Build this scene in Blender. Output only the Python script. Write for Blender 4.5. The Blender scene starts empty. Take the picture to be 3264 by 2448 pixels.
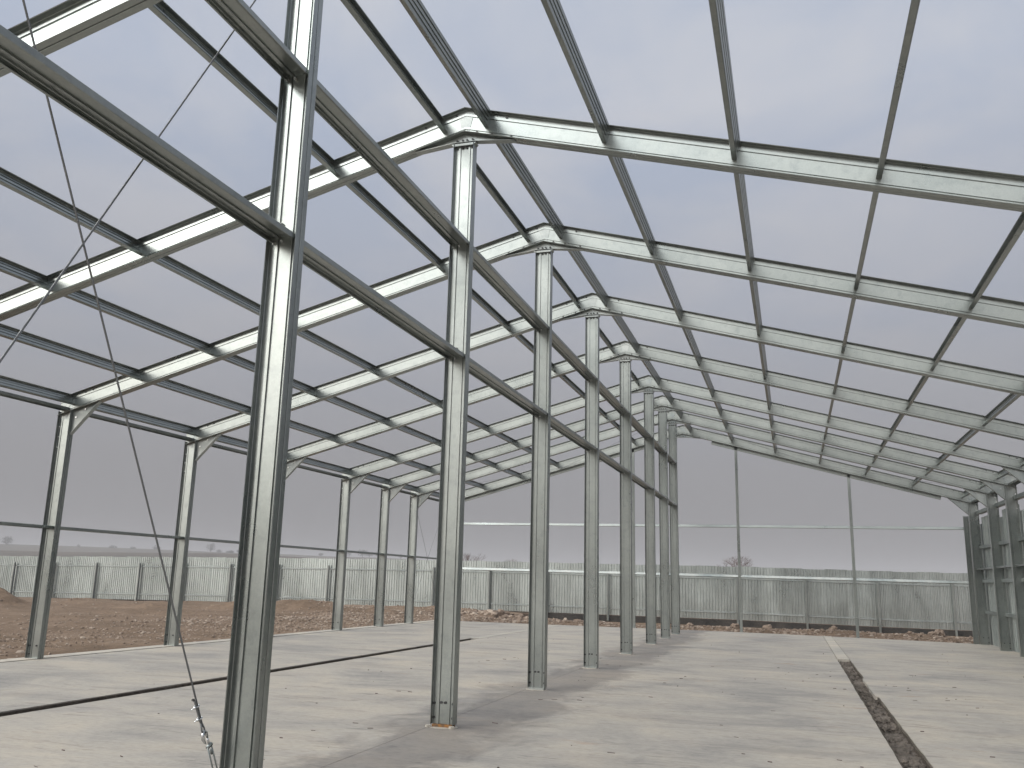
import bpy, math, random
import numpy as np
from mathutils import Vector, Matrix
random.seed(7); rng = np.random.default_rng(7)
S = bpy.context.scene
COL = S.collection

# ------------------------------------------------------------------ camera, sky, sun, exposure
YAW, PITCH, ROLL, FPX = -0.3061, 0.2185, 0.0241, 2821.5
CAM = Vector((3.767, 0.0, 1.6))
def cam_axes():
    cy, sy, cp, sp = math.cos(YAW), math.sin(YAW), math.cos(PITCH), math.sin(PITCH)
    F = Vector((sy*cp, cy*cp, sp)); R = Vector((cy, -sy, 0)); U = R.cross(F)
    cr, sr = math.cos(ROLL), math.sin(ROLL)
    return F, cr*R + sr*U, cr*U - sr*R
F_, R_, U_ = cam_axes()
cd = bpy.data.cameras.new('camera'); cam = bpy.data.objects.new('camera', cd); COL.objects.link(cam)
cam.matrix_world = Matrix.Translation(CAM) @ Matrix((R_, U_, -F_)).transposed().to_4x4()
cd.sensor_width = 36.0; cd.lens = FPX/3264*36; cd.clip_start = 0.1; cd.clip_end = 6000
S.camera = cam

SUN_DIR = Vector((-0.60, -0.64, 0.47)).normalized()
W = bpy.data.worlds.new("World"); S.world = W; W.use_nodes = True
def world_nodes():
    nt = W.node_tree; N = nt.nodes; L = nt.links; N.clear()
    out = N.new('ShaderNodeOutputWorld')
    sky = N.new('ShaderNodeTexSky'); sky.sky_type = 'NISHITA'; sky.sun_disc = False
    sky.sun_elevation = math.asin(SUN_DIR.z); sky.sun_rotation = math.atan2(SUN_DIR.x, SUN_DIR.y)
    sky.dust_density = 4; sky.air_density = 1.2
    b1 = N.new('ShaderNodeBackground'); b1.inputs[1].default_value = 0.05; L.new(sky.outputs[0], b1.inputs[0])
    tc = N.new('ShaderNodeTexCoord'); sp = N.new('ShaderNodeSeparateXYZ'); L.new(tc.outputs['Generated'], sp.inputs[0])
    cr = N.new('ShaderNodeValToRGB'); L.new(sp.outputs[2], cr.inputs[0])
    e = cr.color_ramp.elements
    stops = [(0.0, (.25,.244,.254)), (.04, (.268,.262,.273)), (.12, (.322,.318,.336)), (.3, (.455,.468,.515)), (.5, (.56,.59,.66)), (1.0, (.74,.76,.80))]
    e[0].position = 0; e[0].color = (*stops[0][1], 1); e[1].position = 1; e[1].color = (*stops[-1][1], 1)
    for p, c in stops[1:-1]:
        q = e.new(p); q.color = (*c, 1)
    # drifting cloud sheet: stretch the direction onto a flat layer, broken veil with bluer gaps
    mp = N.new('ShaderNodeVectorMath'); mp.operation = 'DIVIDE'; L.new(tc.outputs['Generated'], mp.inputs[0])
    mx = N.new('ShaderNodeMath'); mx.operation = 'ADD'; mx.inputs[1].default_value = .25; L.new(sp.outputs[2], mx.inputs[0])
    cx = N.new('ShaderNodeCombineXYZ'); [L.new(mx.outputs[0], cx.inputs[i]) for i in range(3)]; L.new(cx.outputs[0], mp.inputs[1])
    n1 = N.new('ShaderNodeTexNoise'); n1.inputs['Scale'].default_value = 2.9; n1.inputs['Detail'].default_value = 7; n1.inputs['Roughness'].default_value = .52
    n1.inputs['Distortion'].default_value = .35; L.new(mp.outputs[0], n1.inputs['Vector'])
    r1 = N.new('ShaderNodeValToRGB'); r1.color_ramp.elements[0].position = .36; r1.color_ramp.elements[1].position = .64
    r1.color_ramp.elements[0].color = (.82,.885,.99,1); r1.color_ramp.elements[1].color = (1.09,1.07,1.05,1); L.new(n1.outputs[0], r1.inputs[0])
    fade = N.new('ShaderNodeMapRange'); fade.inputs['From Min'].default_value = .12; fade.inputs['From Max'].default_value = .5; L.new(sp.outputs[2], fade.inputs[0])
    mm = N.new('ShaderNodeMix'); mm.data_type = 'RGBA'; mm.blend_type = 'MULTIPLY'; L.new(fade.outputs[0], mm.inputs[0])
    L.new(cr.outputs[0], mm.inputs[6]); L.new(r1.outputs[0], mm.inputs[7])
    # the veiled sun stands behind the camera to the left: the cloud is brighter on that side
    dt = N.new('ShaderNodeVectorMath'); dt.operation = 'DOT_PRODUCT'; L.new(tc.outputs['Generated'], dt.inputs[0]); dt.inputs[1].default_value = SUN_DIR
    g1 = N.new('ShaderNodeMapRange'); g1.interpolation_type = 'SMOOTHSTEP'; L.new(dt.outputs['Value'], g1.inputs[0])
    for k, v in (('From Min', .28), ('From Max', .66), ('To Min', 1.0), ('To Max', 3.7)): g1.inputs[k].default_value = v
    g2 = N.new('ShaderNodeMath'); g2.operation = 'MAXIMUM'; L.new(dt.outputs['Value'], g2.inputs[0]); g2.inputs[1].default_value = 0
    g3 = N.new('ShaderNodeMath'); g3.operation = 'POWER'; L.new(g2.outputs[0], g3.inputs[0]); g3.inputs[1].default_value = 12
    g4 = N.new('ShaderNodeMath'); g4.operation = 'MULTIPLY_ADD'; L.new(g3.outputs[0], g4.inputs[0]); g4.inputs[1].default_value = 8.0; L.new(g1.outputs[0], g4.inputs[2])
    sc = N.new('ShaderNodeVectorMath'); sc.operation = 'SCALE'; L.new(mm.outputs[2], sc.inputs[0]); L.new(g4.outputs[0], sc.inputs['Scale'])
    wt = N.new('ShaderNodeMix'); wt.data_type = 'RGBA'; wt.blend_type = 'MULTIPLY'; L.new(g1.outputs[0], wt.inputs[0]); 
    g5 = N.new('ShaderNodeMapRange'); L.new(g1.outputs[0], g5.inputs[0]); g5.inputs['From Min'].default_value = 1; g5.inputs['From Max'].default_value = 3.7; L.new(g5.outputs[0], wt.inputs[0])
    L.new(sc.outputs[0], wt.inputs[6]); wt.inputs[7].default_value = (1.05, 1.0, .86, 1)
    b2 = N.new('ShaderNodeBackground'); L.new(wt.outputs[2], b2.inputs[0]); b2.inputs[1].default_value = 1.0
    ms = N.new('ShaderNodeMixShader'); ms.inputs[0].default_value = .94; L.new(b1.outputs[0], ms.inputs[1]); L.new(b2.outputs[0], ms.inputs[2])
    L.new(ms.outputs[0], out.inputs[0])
world_nodes()
sd = bpy.data.lights.new('sun', 'SUN'); sun = bpy.data.objects.new('sun', sd); COL.objects.link(sun)
sd.energy = .55; sd.angle = math.radians(38); sd.color = (1, .94, .84)
sun.rotation_euler = SUN_DIR.to_track_quat('Z', 'Y').to_euler()
S.view_settings.view_transform = 'Standard'; S.view_settings.look = 'None'
S.view_settings.exposure = -0.05; S.view_settings.gamma = 1.0; S.view_settings.use_curve_mapping = False
S.render.engine = 'CYCLES'

# ------------------------------------------------------------------ materials
def mat(name, base=(.5,.5,.5), rough=.6, metal=0.0, spec=None):
    m = bpy.data.materials.new(name); m.use_nodes = True
    b = m.node_tree.nodes['Principled BSDF']
    b.inputs['Base Color'].default_value = (*base, 1); b.inputs['Roughness'].default_value = rough; b.inputs['Metallic'].default_value = metal
    if spec is not None: b.inputs['Specular IOR Level'].default_value = spec
    return m, m.node_tree, b
def node(nt, t, **k):
    n = nt.nodes.new(t)
    for a, v in k.items():
        if a.startswith('_'): setattr(n, a[1:], v)
        else: n.inputs[a].default_value = v
    return n
def ramp(nt, src, stops):
    r = nt.nodes.new('ShaderNodeValToRGB'); e = r.color_ramp.elements
    e[0].position, e[0].color = stops[0][0], (*stops[0][1], 1); e[1].position, e[1].color = stops[-1][0], (*stops[-1][1], 1)
    for p, c in stops[1:-1]:
        q = e.new(p); q.color = (*c, 1)
    nt.links.new(src, r.inputs[0]); return r
def coords(nt, scale=(1,1,1), obj=False, loc=(0,0,0)):
    mp = nt.nodes.new('ShaderNodeMapping'); mp.inputs['Scale'].default_value = scale; mp.inputs['Location'].default_value = loc
    if obj:
        t = nt.nodes.new('ShaderNodeTexCoord'); nt.links.new(t.outputs['Object'], mp.inputs[0])
    else:
        g = nt.nodes.new('ShaderNodeNewGeometry'); nt.links.new(g.outputs['Position'], mp.inputs[0])
    return mp.outputs[0]
def mixc(nt, a, b, fac, mode='MULTIPLY'):
    m = nt.nodes.new('ShaderNodeMix'); m.data_type = 'RGBA'; m.blend_type = mode
    for s, i in ((fac, 0), (a, 6), (b, 7)):
        if isinstance(s, (int, float)): m.inputs[i].default_value = s
        elif isinstance(s, tuple): m.inputs[i].default_value = (*s, 1)
        else: nt.links.new(s, m.inputs[i])
    return m.outputs[2]

def galv(name, base, rough, metal, stain=.25, dirt=.0, streak=0.0, island=0.0):
    m, nt, b = mat(name, base, rough, metal); L = nt.links
    p = coords(nt)
    vor = node(nt, 'ShaderNodeTexVoronoi', Scale=70.0); L.new(p, vor.inputs['Vector'])
    sp = ramp(nt, vor.outputs['Color'], [(0, (.94,)*3), (1, (1.04,)*3)])
    n1 = node(nt, 'ShaderNodeTexNoise', Scale=1.3, Detail=5.0, Roughness=.6); L.new(coords(nt, (1, 1, .45)), n1.inputs['Vector'])
    s1 = ramp(nt, n1.outputs[0], [(.32, (1-stain, 1-stain*.9, 1-stain*.85)), (.62, (1, 1, 1))])
    n2 = node(nt, 'ShaderNodeTexNoise', Scale=9.0, Detail=6.0, Roughness=.65); L.new(p, n2.inputs['Vector'])
    s2 = ramp(nt, n2.outputs[0], [(.28, (.84, .85, .86)), (.5, (1, 1, 1))])
    c = mixc(nt, base, sp.outputs[0], 1.0); c = mixc(nt, c, s1.outputs[0], 1.0); c = mixc(nt, c, s2.outputs[0], 1.0)
    if streak:
        n3 = node(nt, 'ShaderNodeTexNoise', Scale=1.0, Detail=5.0, Roughness=.7); L.new(coords(nt, (14, 14, .8)), n3.inputs['Vector'])
        s3 = ramp(nt, n3.outputs[0], [(.35, (1-streak,)*3), (.65, (1, 1, 1))]); c = mixc(nt, c, s3.outputs[0], 1.0)
    oi = nt.nodes.new('ShaderNodeObjectInfo')
    s4 = ramp(nt, oi.outputs['Random'], [(0, (1-.12-island,)*3), (1, (1, 1, 1))]); c = mixc(nt, c, s4.outputs[0], 1.0)
    L.new(c, b.inputs['Base Color'])
    rr = node(nt, 'ShaderNodeMapRange', **{'From Min': .2, 'From Max': .8, 'To Min': rough-.08, 'To Max': rough+.12}); L.new(n1.outputs[0], rr.inputs[0]); L.new(rr.outputs[0], b.inputs['Roughness'])
    bm = node(nt, 'ShaderNodeBump', Strength=.05 if island else .12, Distance=.004); L.new(n2.outputs[0], bm.inputs['Height']); L.new(bm.outputs[0], b.inputs['Normal'])
    return m
STEEL = galv('galvanised_steel', (.37, .392, .378), .30, .95, stain=.18)
PLATE = galv('galvanised_plate', (.45, .465, .45), .42, .8, stain=.45)
SHEET = galv('galvanised_sheet', (.60, .64, .627), .30, .95, stain=.12, streak=.2, island=.03)
RAIL = galv('painted_rail', (.34, .36, .35), .5, .6, stain=.3)
CLAD = galv('cladding_sheet', (.50, .54, .52), .42, .8, stain=.35, streak=.3, island=.1)
BOLT, _, _ = mat('bolt', (.07, .07, .072), .5, .7)
WIRE, _, _ = mat('wire_rope', (.23, .235, .24), .55, .7)
ZINC, _, _ = mat('bright_zinc', (.72, .73, .74), .25, 1.0)
RUST, nt_, b_ = mat('rust', (.25, .1, .03), .85)
_n = node(nt_, 'ShaderNodeTexNoise', Scale=25.0, Detail=5.0); nt_.links.new(coords(nt_), _n.inputs['Vector'])
nt_.links.new(ramp(nt_, _n.outputs[0], [(.3, (.09, .06, .04)), (.7, (.30, .135, .035))]).outputs[0], b_.inputs['Base Color'])
BARK, _, _ = mat('bark', (.12, .085, .08), .9)
FARTREE, _, _ = mat('far_twigs', (.085, .08, .07), .95)

def concrete(name, tint, stains=True):
    m, nt, b = mat(name, tint, .72); L = nt.links; b.inputs['Specular IOR Level'].default_value = .35
    # troweled streaks run across the hall (x), clouds of moisture, dark lane along the column row
    n0 = node(nt, 'ShaderNodeTexNoise', Scale=1.0, Detail=7.0, Roughness=.62, Distortion=.6); L.new(coords(nt, (.45, 1.5, 1)), n0.inputs['Vector'])
    n1 = node(nt, 'ShaderNodeTexNoise', Scale=.5, Detail=9.0, Roughness=.68, Distortion=.5); L.new(coords(nt), n1.inputs['Vector'])
    n2 = node(nt, 'ShaderNodeTexNoise', Scale=11.0, Detail=8.0, Roughness=.75); L.new(coords(nt, (1, 2, 1)), n2.inputs['Vector'])
    c = mixc(nt, tint, ramp(nt, n0.outputs[0], [(.3, (.74, .75, .77)), (.42, (.91, .91, .92)), (.52, (1.0, 1.0, 1.0)), (.68, (1.09, 1.07, 1.04))]).outputs[0], 1.0)
    c = mixc(nt, c, ramp(nt, n1.outputs[0], [(.36, (.76, .775, .80)), (.48, (.96, .96, .96)), (.64, (1.10, 1.065, 1.01))]).outputs[0], 1.0)
    c = mixc(nt, c, ramp(nt, n2.outputs[0], [(.3, (.80,)*3), (.55, (1.04,)*3)]).outputs[0], 1.0)
    if stains:
        # specks
        v = node(nt, 'ShaderNodeTexVoronoi', Scale=2.6); L.new(coords(nt), v.inputs['Vector'])
        c = mixc(nt, c, ramp(nt, v.outputs['Distance'], [(.012, (.35, .32, .3)), (.022, (1, 1, 1))]).outputs[0], .8)
        # short trowel ripples
        n4 = node(nt, 'ShaderNodeTexNoise', Scale=1.0, Detail=6.0, Roughness=.7, Distortion=1.2); L.new(coords(nt, (1.3, 6, 1), loc=(3, 1, 0)), n4.inputs['Vector'])
        c = mixc(nt, c, ramp(nt, n4.outputs[0], [(.32, (.58, .58, .60)), (.44, (1, 1, 1))]).outputs[0], .8)
        # orange soil smears
        n5 = node(nt, 'ShaderNodeTexNoise', Scale=1.0, Detail=4.0, Roughness=.6); L.new(coords(nt, (.55, 1.6, 1), loc=(9.3, 4.1, 0)), n5.inputs['Vector'])
        c = mixc(nt, c, ramp(nt, n5.outputs[0], [(.66, (1, 1, 1)), (.76, (.95, .66, .50))]).outputs[0], .8)
        # dark moist lane |x|<~0.9 with ragged edge
        g = nt.nodes.new('ShaderNodeNewGeometry'); s = nt.nodes.new('ShaderNodeSeparateXYZ'); L.new(g.outputs['Position'], s.inputs[0])
        n6 = node(nt, 'ShaderNodeTexNoise', Scale=1.4, Detail=6.0, Roughness=.6, Distortion=.8); L.new(coords(nt, (1, .7, 1)), n6.inputs['Vector'])
        ab = node(nt, 'ShaderNodeMath', _operation='ADD'); L.new(s.outputs[0], ab.inputs[0]); ab.inputs[1].default_value = -.18
        a2 = node(nt, 'ShaderNodeMath', _operation='ABSOLUTE'); L.new(ab.outputs[0], a2.inputs[0])
        m3 = node(nt, 'ShaderNodeMath', _operation='MULTIPLY_ADD'); L.new(n6.outputs[0], m3.inputs[0]); m3.inputs[1].default_value = -2.3; L.new(a2.outputs[0], m3.inputs[2])
        c = mixc(nt, c, ramp(nt, node_out_map(nt, m3.outputs[0], -1.2, .4), [(.30, (.62, .615, .63)), (.62, (1, 1, 1))]).outputs[0], 1.0)
    L.new(c, b.inputs['Base Color'])
    bm = node(nt, 'ShaderNodeBump', Strength=.25, Distance=.006); L.new(n2.outputs[0], bm.inputs['Height'])
    bm2 = node(nt, 'ShaderNodeBump', Strength=.2, Distance=.02); L.new(n0.outputs[0], bm2.inputs['Height']); L.new(bm.outputs[0], bm2.inputs['Normal']); L.new(bm2.outputs[0], b.inputs['Normal'])
    return m
def node_out_map(nt, src, a, b):
    r = node(nt, 'ShaderNodeMapRange', **{'From Min': a, 'From Max': b}); nt.links.new(src, r.inputs[0]); return r.outputs[0]
CONC = concrete('concrete_slab', (.36, .332, .296))
CONC2 = concrete('concrete_cover', (.41, .38, .335), False)
def soil(name, a, b_, c_, sc=1.0):
    m, nt, b = mat(name, a, .95, spec=.2); L = nt.links
    n0 = node(nt, 'ShaderNodeTexNoise', Scale=.5*sc, Detail=6.0, Roughness=.6); L.new(coords(nt), n0.inputs['Vector'])
    n1 = node(nt, 'ShaderNodeTexNoise', Scale=7*sc, Detail=8.0, Roughness=.75); L.new(coords(nt), n1.inputs['Vector'])
    c = ramp(nt, n0.outputs[0], [(.35, a), (.55, b_), (.7, c_)]).outputs[0]
    c = mixc(nt, c, ramp(nt, n1.outputs[0], [(.3, (.55, .55, .55)), (.5, (1, 1, 1)), (.72, (1.4, 1.35, 1.3))]).outputs[0], 1.0)
    L.new(c, b.inputs['Base Color'])
    bm = node(nt, 'ShaderNodeBump', Strength=.8, Distance=.06); L.new(n1.outputs[0], bm.inputs['Height']); L.new(bm.outputs[0], b.inputs['Normal'])
    return m
SOIL = soil('reddish_soil', (.125, .086, .058), (.165, .115, .08), (.20, .147, .108))
TRENCH = soil('trench_rubble', (.10, .085, .072), (.16, .138, .12), (.25, .215, .185), 4)
TRWALL = soil('trench_wall', (.085, .072, .06), (.12, .10, .082), (.19, .17, .14), 2)
STONE, nts, bs = mat('stone', (.25, .17, .14), .9)
_o = nts.nodes.new('ShaderNodeNewGeometry')
nts.links.new(ramp(nts, _o.outputs['Random Per Island'], [(0, (.14, .098, .07)), (.6, (.215, .16, .122)), (1, (.34, .28, .23))]).outputs[0], bs.inputs['Base Color'])
HILL = soil('hill_field', (.06, .052, .045), (.09, .075, .058), (.07, .06, .05), .02)
DARKC = soil('damp_footing', (.03, .028, .026), (.045, .04, .036), (.07, .06, .052), 2)

# ------------------------------------------------------------------ helpers
def tag(o, label=None, cat=None, group=None, kind=None):
    if label: o['label'] = label
    if cat: o['category'] = cat
    if group: o['group'] = group
    if kind: o['kind'] = kind
    return o
def mesh(name, v, f, m, smooth=False):
    me = bpy.data.meshes.new(name); me.from_pydata([tuple(p) for p in v], [], f); me.materials.append(m); me.update()
    if smooth: me.polygons.foreach_set('use_smooth', [True]*len(me.polygons))
    return me
def link(name, me, parent=None, M=None):
    o = bpy.data.objects.new(name, me); COL.objects.link(o)
    if M is not None: o.matrix_basis = M
    if parent: 
        o.parent = parent
    return o
def empty(name, loc):
    o = bpy.data.objects.new(name, None); COL.objects.link(o); o.location = loc; o.empty_display_size = .1; return o
def part(name, me, parent, M):          # M in world space; the parent is a pure translation
    return link(name, me, parent, Matrix.Translation(-parent.location) @ M)
class MB:
    def __init__(s): s.v = []; s.f = []
    def box(s, a, b):
        n = len(s.v); (x0, y0, z0), (x1, y1, z1) = a, b
        s.v += [(x0,y0,z0),(x1,y0,z0),(x1,y1,z0),(x0,y1,z0),(x0,y0,z1),(x1,y0,z1),(x1,y1,z1),(x0,y1,z1)]
        s.f += [tuple(n+i for i in q) for q in ((0,3,2,1),(4,5,6,7),(0,1,5,4),(1,2,6,5),(2,3,7,6),(3,0,4,7))]; return s
    def prism(s, poly, axis, t0, t1):   # poly: 2D points in the plane normal to axis
        n = len(s.v); k = len(poly)
        for t in (t0, t1):
            for a, b in poly:
                s.v.append({'y': (a, t, b), 'x': (t, a, b), 'z': (a, b, t)}[axis])
        s.f += [tuple(range(n, n+k))[::-1], tuple(range(n+k, n+2*k))] + [(n+i, n+(i+1) % k, n+k+(i+1) % k, n+k+i) for i in range(k)]; return s
    def tube(s, pts, r, seg=8):
        pts = [Vector(p) for p in pts]; rs = r if isinstance(r, (list, tuple)) else [r]*len(pts)
        n0 = len(s.v); up = Vector((.31, .22, .92))
        for i, p in enumerate(pts):
            d = (pts[min(i+1, len(pts)-1)] - pts[max(i-1, 0)]).normalized()
            a = d.cross(up).normalized(); b = d.cross(a)
            for j in range(seg):
                t = 2*math.pi*j/seg; s.v.append(tuple(p + (a*math.cos(t)+b*math.sin(t))*rs[i]))
        for i in range(len(pts)-1):
            for j in range(seg):
                q = n0+i*seg; s.f.append((q+j, q+(j+1) % seg, q+seg+(j+1) % seg, q+seg+j))
        s.f.append(tuple(n0+j for j in range(seg))[::-1]); s.f.append(tuple(n0+(len(pts)-1)*seg+j for j in range(seg))); return s
    def me(s, name, m, smooth=False): return mesh(name, s.v, s.f, m, smooth)

def offset_poly(P, t):
    P = [Vector(p) for p in P]; out = []
    for i, p in enumerate(P):
        d1 = (p-P[i-1]).normalized() if i else None; d2 = (P[i+1]-p).normalized() if i < len(P)-1 else None
        d1 = d1 or d2; d2 = d2 or d1
        n1 = Vector((-d1.y, d1.x)); n2 = Vector((-d2.y, d2.x)); n = (n1+n2)
        n = n.normalized(); out.append(p + n*t/max(.5, n.dot(n1)))
    return [tuple(p) for p in P] + [tuple(p) for p in out[::-1]]
def c_profile(D, Wd, lip, grooves=(), gw=.011, gd=.007, c=.005, t=.0028, trunc_lip=True):
    """C section: a across the depth, w from the web outwards; web has rolled grooves"""
    h = D/2
    P = [(-h+lip, Wd-lip*.55), (-h+c, Wd), (-h, Wd-c), (-h, c), (-h+c, 0)]
    for g in sorted(grooves):
        P += [(g-gw, 0), (g-gw+.003, gd), (g+gw-.003, gd), (g+gw, 0)]
    P += [(h-c, 0), (h, c), (h, Wd-c), (h-c, Wd), (h-lip, Wd-lip*.55)]
    return offset_poly(P, t)
def ext_mesh(name, prof, L0, L1, m, k0=0.0, k1=0.0):
    """extrude along local z, x=a, y=w; ends cut at L + k*a"""
    n = len(prof)
    v = [(a, w, L0+k0*a) for a, w in prof] + [(a, w, L1+k1*a) for a, w in prof]
    f = [(i, (i+1) % n, n+(i+1) % n, n+i) for i in range(n)]
    h = n//2
    for b, fl in ((0, False), (n, True)):
        for i in range(h-1):
            q = (b+i, b+i+1, b+n-2-i, b+n-1-i); f.append(q if fl else q[::-1])
    return mesh(name, v, f, m)
def frame_M(org, w, l):
    w = Vector(w).normalized(); l = Vector(l).normalized(); a = w.cross(l)
    return Matrix.Translation(Vector(org)) @ Matrix((a, w, l)).transposed().to_4x4()
ORD = ['first','second','third','fourth','fifth','sixth','seventh','eighth','ninth','tenth']

# ------------------------------------------------------------------ dimensions read off the photograph
YF = {-1: 1.92, 0: 5.81, 1: 9.70, 2: 13.545, 3: 17.37, 4: 21.235, 5: 25.06, 6: 27.96, 7: 30.45, 8: 33.54}
TAN = .2735; TH = math.atan(TAN); CT, ST = math.cos(TH), math.sin(TH)
HA = 7.17; RD = .33; FW = .062           # apex soffit, rafter depth, flange width of one channel
ZC = HA + RD/2/CT                         # rafter centre line at the ridge
WL, WR, CD, SD = 9.40, 9.55, .272, .298
def floor_z(x): return 0.0 if x <= 0 else -.087*(min(x, 12)/9.55)**1.5

# ------------------------------------------------------------------ ground
def vnoise(x, y, s, seed):
    r = np.random.default_rng(seed).random((256, 256))
    X, Y = x/s, y/s; xi, yi = np.floor(X).astype(int), np.floor(Y).astype(int); fx, fy = X-xi, Y-yi
    fx = fx*fx*(3-2*fx); fy = fy*fy*(3-2*fy)
    g = lambda i, j: r[(xi+i) % 256, (yi+j) % 256]
    return (g(0,0)*(1-fx)+g(1,0)*fx)*(1-fy) + (g(0,1)*(1-fx)+g(1,1)*fx)*fy - .5
FENX = [-46.8, -40.4, -33.7, -26.9, -20.2, -13.4, -6.4, .5, 7.5, 11]
FENZ = [-.27, -.20, -.13, -.08, -.05, -.05, -.08, -.10, -.20, -.23]
def fence_z(x): return float(np.interp(x, FENX, FENZ))
def ground_h(x, y):
    x = np.asarray(x, float); y = np.asarray(y, float)
    fz = np.interp(x, FENX, FENZ)
    z = -.13 + (fz-.03+.13)*np.clip((y-20)/28, 0, 1)
    z = np.where(x < -9.8, z, -.13 + (fz-.32+.13)*np.clip((y-37.5)/6, 0, 1))
    n = vnoise(x, y, 3.1, 1)*.13 + vnoise(x, y, 1.1, 2)*.06 + vnoise(x, y, .45, 3)*.035
    near = np.clip((-9.9-x)/1.6, 0, 1); rear = np.clip((y-33.9)/1.2, 0, 1)
    z = z + n*np.clip(np.maximum(near, rear)+.15, 0, 1)
    # rubble windrow behind the slab end
    z += .13*np.exp(-((y-36.0)/1.2)**2)*np.clip((x+11)/2, 0, 1)*(1+1.2*vnoise(x, y, .9, 5))
    # bank along the foot of the fence
    z += .20*np.exp(-((y-45.6)/1.0)**2)*np.clip((x+27)/4, 0, 1)*np.clip((-9-x)/3, 0, 1)*(1+1.1*vnoise(x, y, 1.3, 6))
    # stone pile in the corner
    z += .22*np.exp(-((x+9.5)/3.0)**2-((y-42.5)/1.2)**2)
    # earth heaps in the field
    for hx, hy, hr, hh in ((-33.4, 33.5, 2.3, 1.15), (-30.0, 37.2, 1.8, .35), (-25.6, 36.5, 1.6, .3), (-22.3, 38.5, 1.4, .34), (-20.3, 39.6, 1.7, .36), (-18.4, 40.5, 1.5, .3), (-16.2, 41.6, 1.3, .25), (-23.5, 33.0, 2.0, -.22), (-17.5, 36.0, 1.6, -.2)):
        z += hh*np.exp(-(((x-hx)/hr)**2+((y-hy)/(hr*.7))**2))*(1+.8*vnoise(x, y, .7, 8))
    inside = (x > -9.7) & (x < 9.85) & (y < 33.6)
    z = np.where(inside, -.6, z)
    far = np.clip((np.hypot(x, y-20)-60)/60, 0, 1)
    return z*(1-far) + -.8*far
def ground():
    xs = np.concatenate([[-2600, -1500, -900, -500, -300, -200, -140, -100, -80, -65], np.arange(-56, -9.8, .27), [-9.71, -9.69], np.arange(-9.3, 13, .3), np.arange(14, 30, 1.2), [40, 60, 90, 150, 300, 600, 1200, 2600]])
    ys = np.concatenate([[-2600, -1200, -500, -200, -100, -50, -25, -12, -5, 0, 4], np.arange(7, 33.5, .27), [33.59, 33.61], np.arange(33.8, 50, .22), [51, 53, 56, 60, 70, 90, 120, 200, 400, 800, 1500, 2600]])
    X, Y = np.meshgrid(xs, ys, indexing='ij'); Z = ground_h(X, Y)
    nx, ny = X.shape; v = np.stack([X, Y, Z], -1).reshape(-1, 3)
    i, j = np.meshgrid(np.arange(nx-1), np.arange(ny-1), indexing='ij'); q = (i*ny+j).ravel()
    f = np.stack([q, q+ny, q+ny+1, q+1], -1)
    tag(link('ground', mesh('ground', v.tolist(), f.tolist(), SOIL)), kind='structure')
ground()

# ------------------------------------------------------------------ concrete slab with two channels
def slab_piece(name, x0, x1, y0, y1, m, thick=.35, dz=0.0, rag=0):
    nx = max(2, int((x1-x0)/.5)+1); xs = np.linspace(x0, x1, nx); 
    ys = np.arange(y0, y1, .12) if rag else np.linspace(y0, y1, 12); ys = np.append(ys[ys < y1], y1) if rag else ys
    v = []; f = []; ny = len(ys)
    for i, x in enumerate(xs):
        for j, y in enumerate(ys):
            xx = x
            if rag and ((i == 0 and rag & 1) or (i == nx-1 and rag & 2)):
                xx = x + float(vnoise(np.array(y), np.array(x*3.3), .35, 11))*.012 + (-.04 if (rag == 1 and x > 4.8 and 15.6 < y < 18.6) else 0)
            v.append((xx, y, floor_z(x)+dz))
    for i in range(nx-1):
        for j in range(ny-1):
            q = i*ny+j; f.append((q, q+ny, q+ny+1, q+1))
    top = len(v); v += [(x, y, z-thick) for x, y, z in v]
    ring = [j for j in range(ny)] + [i*ny+ny-1 for i in range(1, nx)] + [(nx-1)*ny+j for j in range(ny-2, -1, -1)] + [i*ny for i in range(nx-2, 0, -1)]
    for a, b in zip(ring, ring[1:]+ring[:1]): f.append((a, b, b+top, a+top))
    return tag(link(name, mesh(name, v, f, m)), kind='structure')
Y0S, Y1S = -8.0, 33.72
TL0, TL1, TR0, TR1 = -4.94, -4.66, 4.67, 4.96
slab_piece('floor', -9.42, TL0, Y0S, Y1S, CONC, rag=2)
slab_piece('floor', TL1, -.163, Y0S, Y1S, CONC, rag=1)
slab_piece('floor', -.157, TR0, Y0S, Y1S, CONC, rag=2)
slab_piece('floor', TR1, 9.95, Y0S, Y1S, CONC, rag=1)
slab_piece('floor_edge', -9.80, -9.428, Y0S, Y1S, CONC2, dz=.012)
slab_piece('channel_cover', TL0+.006, TL1-.006, 24.3, Y1S-.01, CONC2, .12, .004)
slab_piece('channel_cover', TR0+.012, TR1-.012, 23.15, Y1S-.01, CONC2, .12, .004)
def trench(x0, x1, y1, depth, name):
    ys = np.arange(-7.9, y1+.1, .07); xs = np.linspace(x0-.03, x1+.03, 9); v = []; f = []
    X, Y = np.meshgrid(xs, ys, indexing='ij')
    Z = floor_z((x0+x1)/2) - depth + vnoise(X, Y, .21, 21)*.06 + vnoise(X, Y, .09, 22)*.045
    ny = len(ys); v = np.stack([X, Y, Z], -1).reshape(-1, 3).tolist()
    f = [(i*ny+j, (i+1)*ny+j, (i+1)*ny+j+1, i*ny+j+1) for i in range(len(xs)-1) for j in range(ny-1)]
    tag(link(name, mesh(name, v, f, TRENCH)), kind='structure')
trench(TL0, TL1, 24.3, .20, 'drain_channel'); trench(TR0, TR1, 23.2, .075, 'drain_channel')
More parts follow.
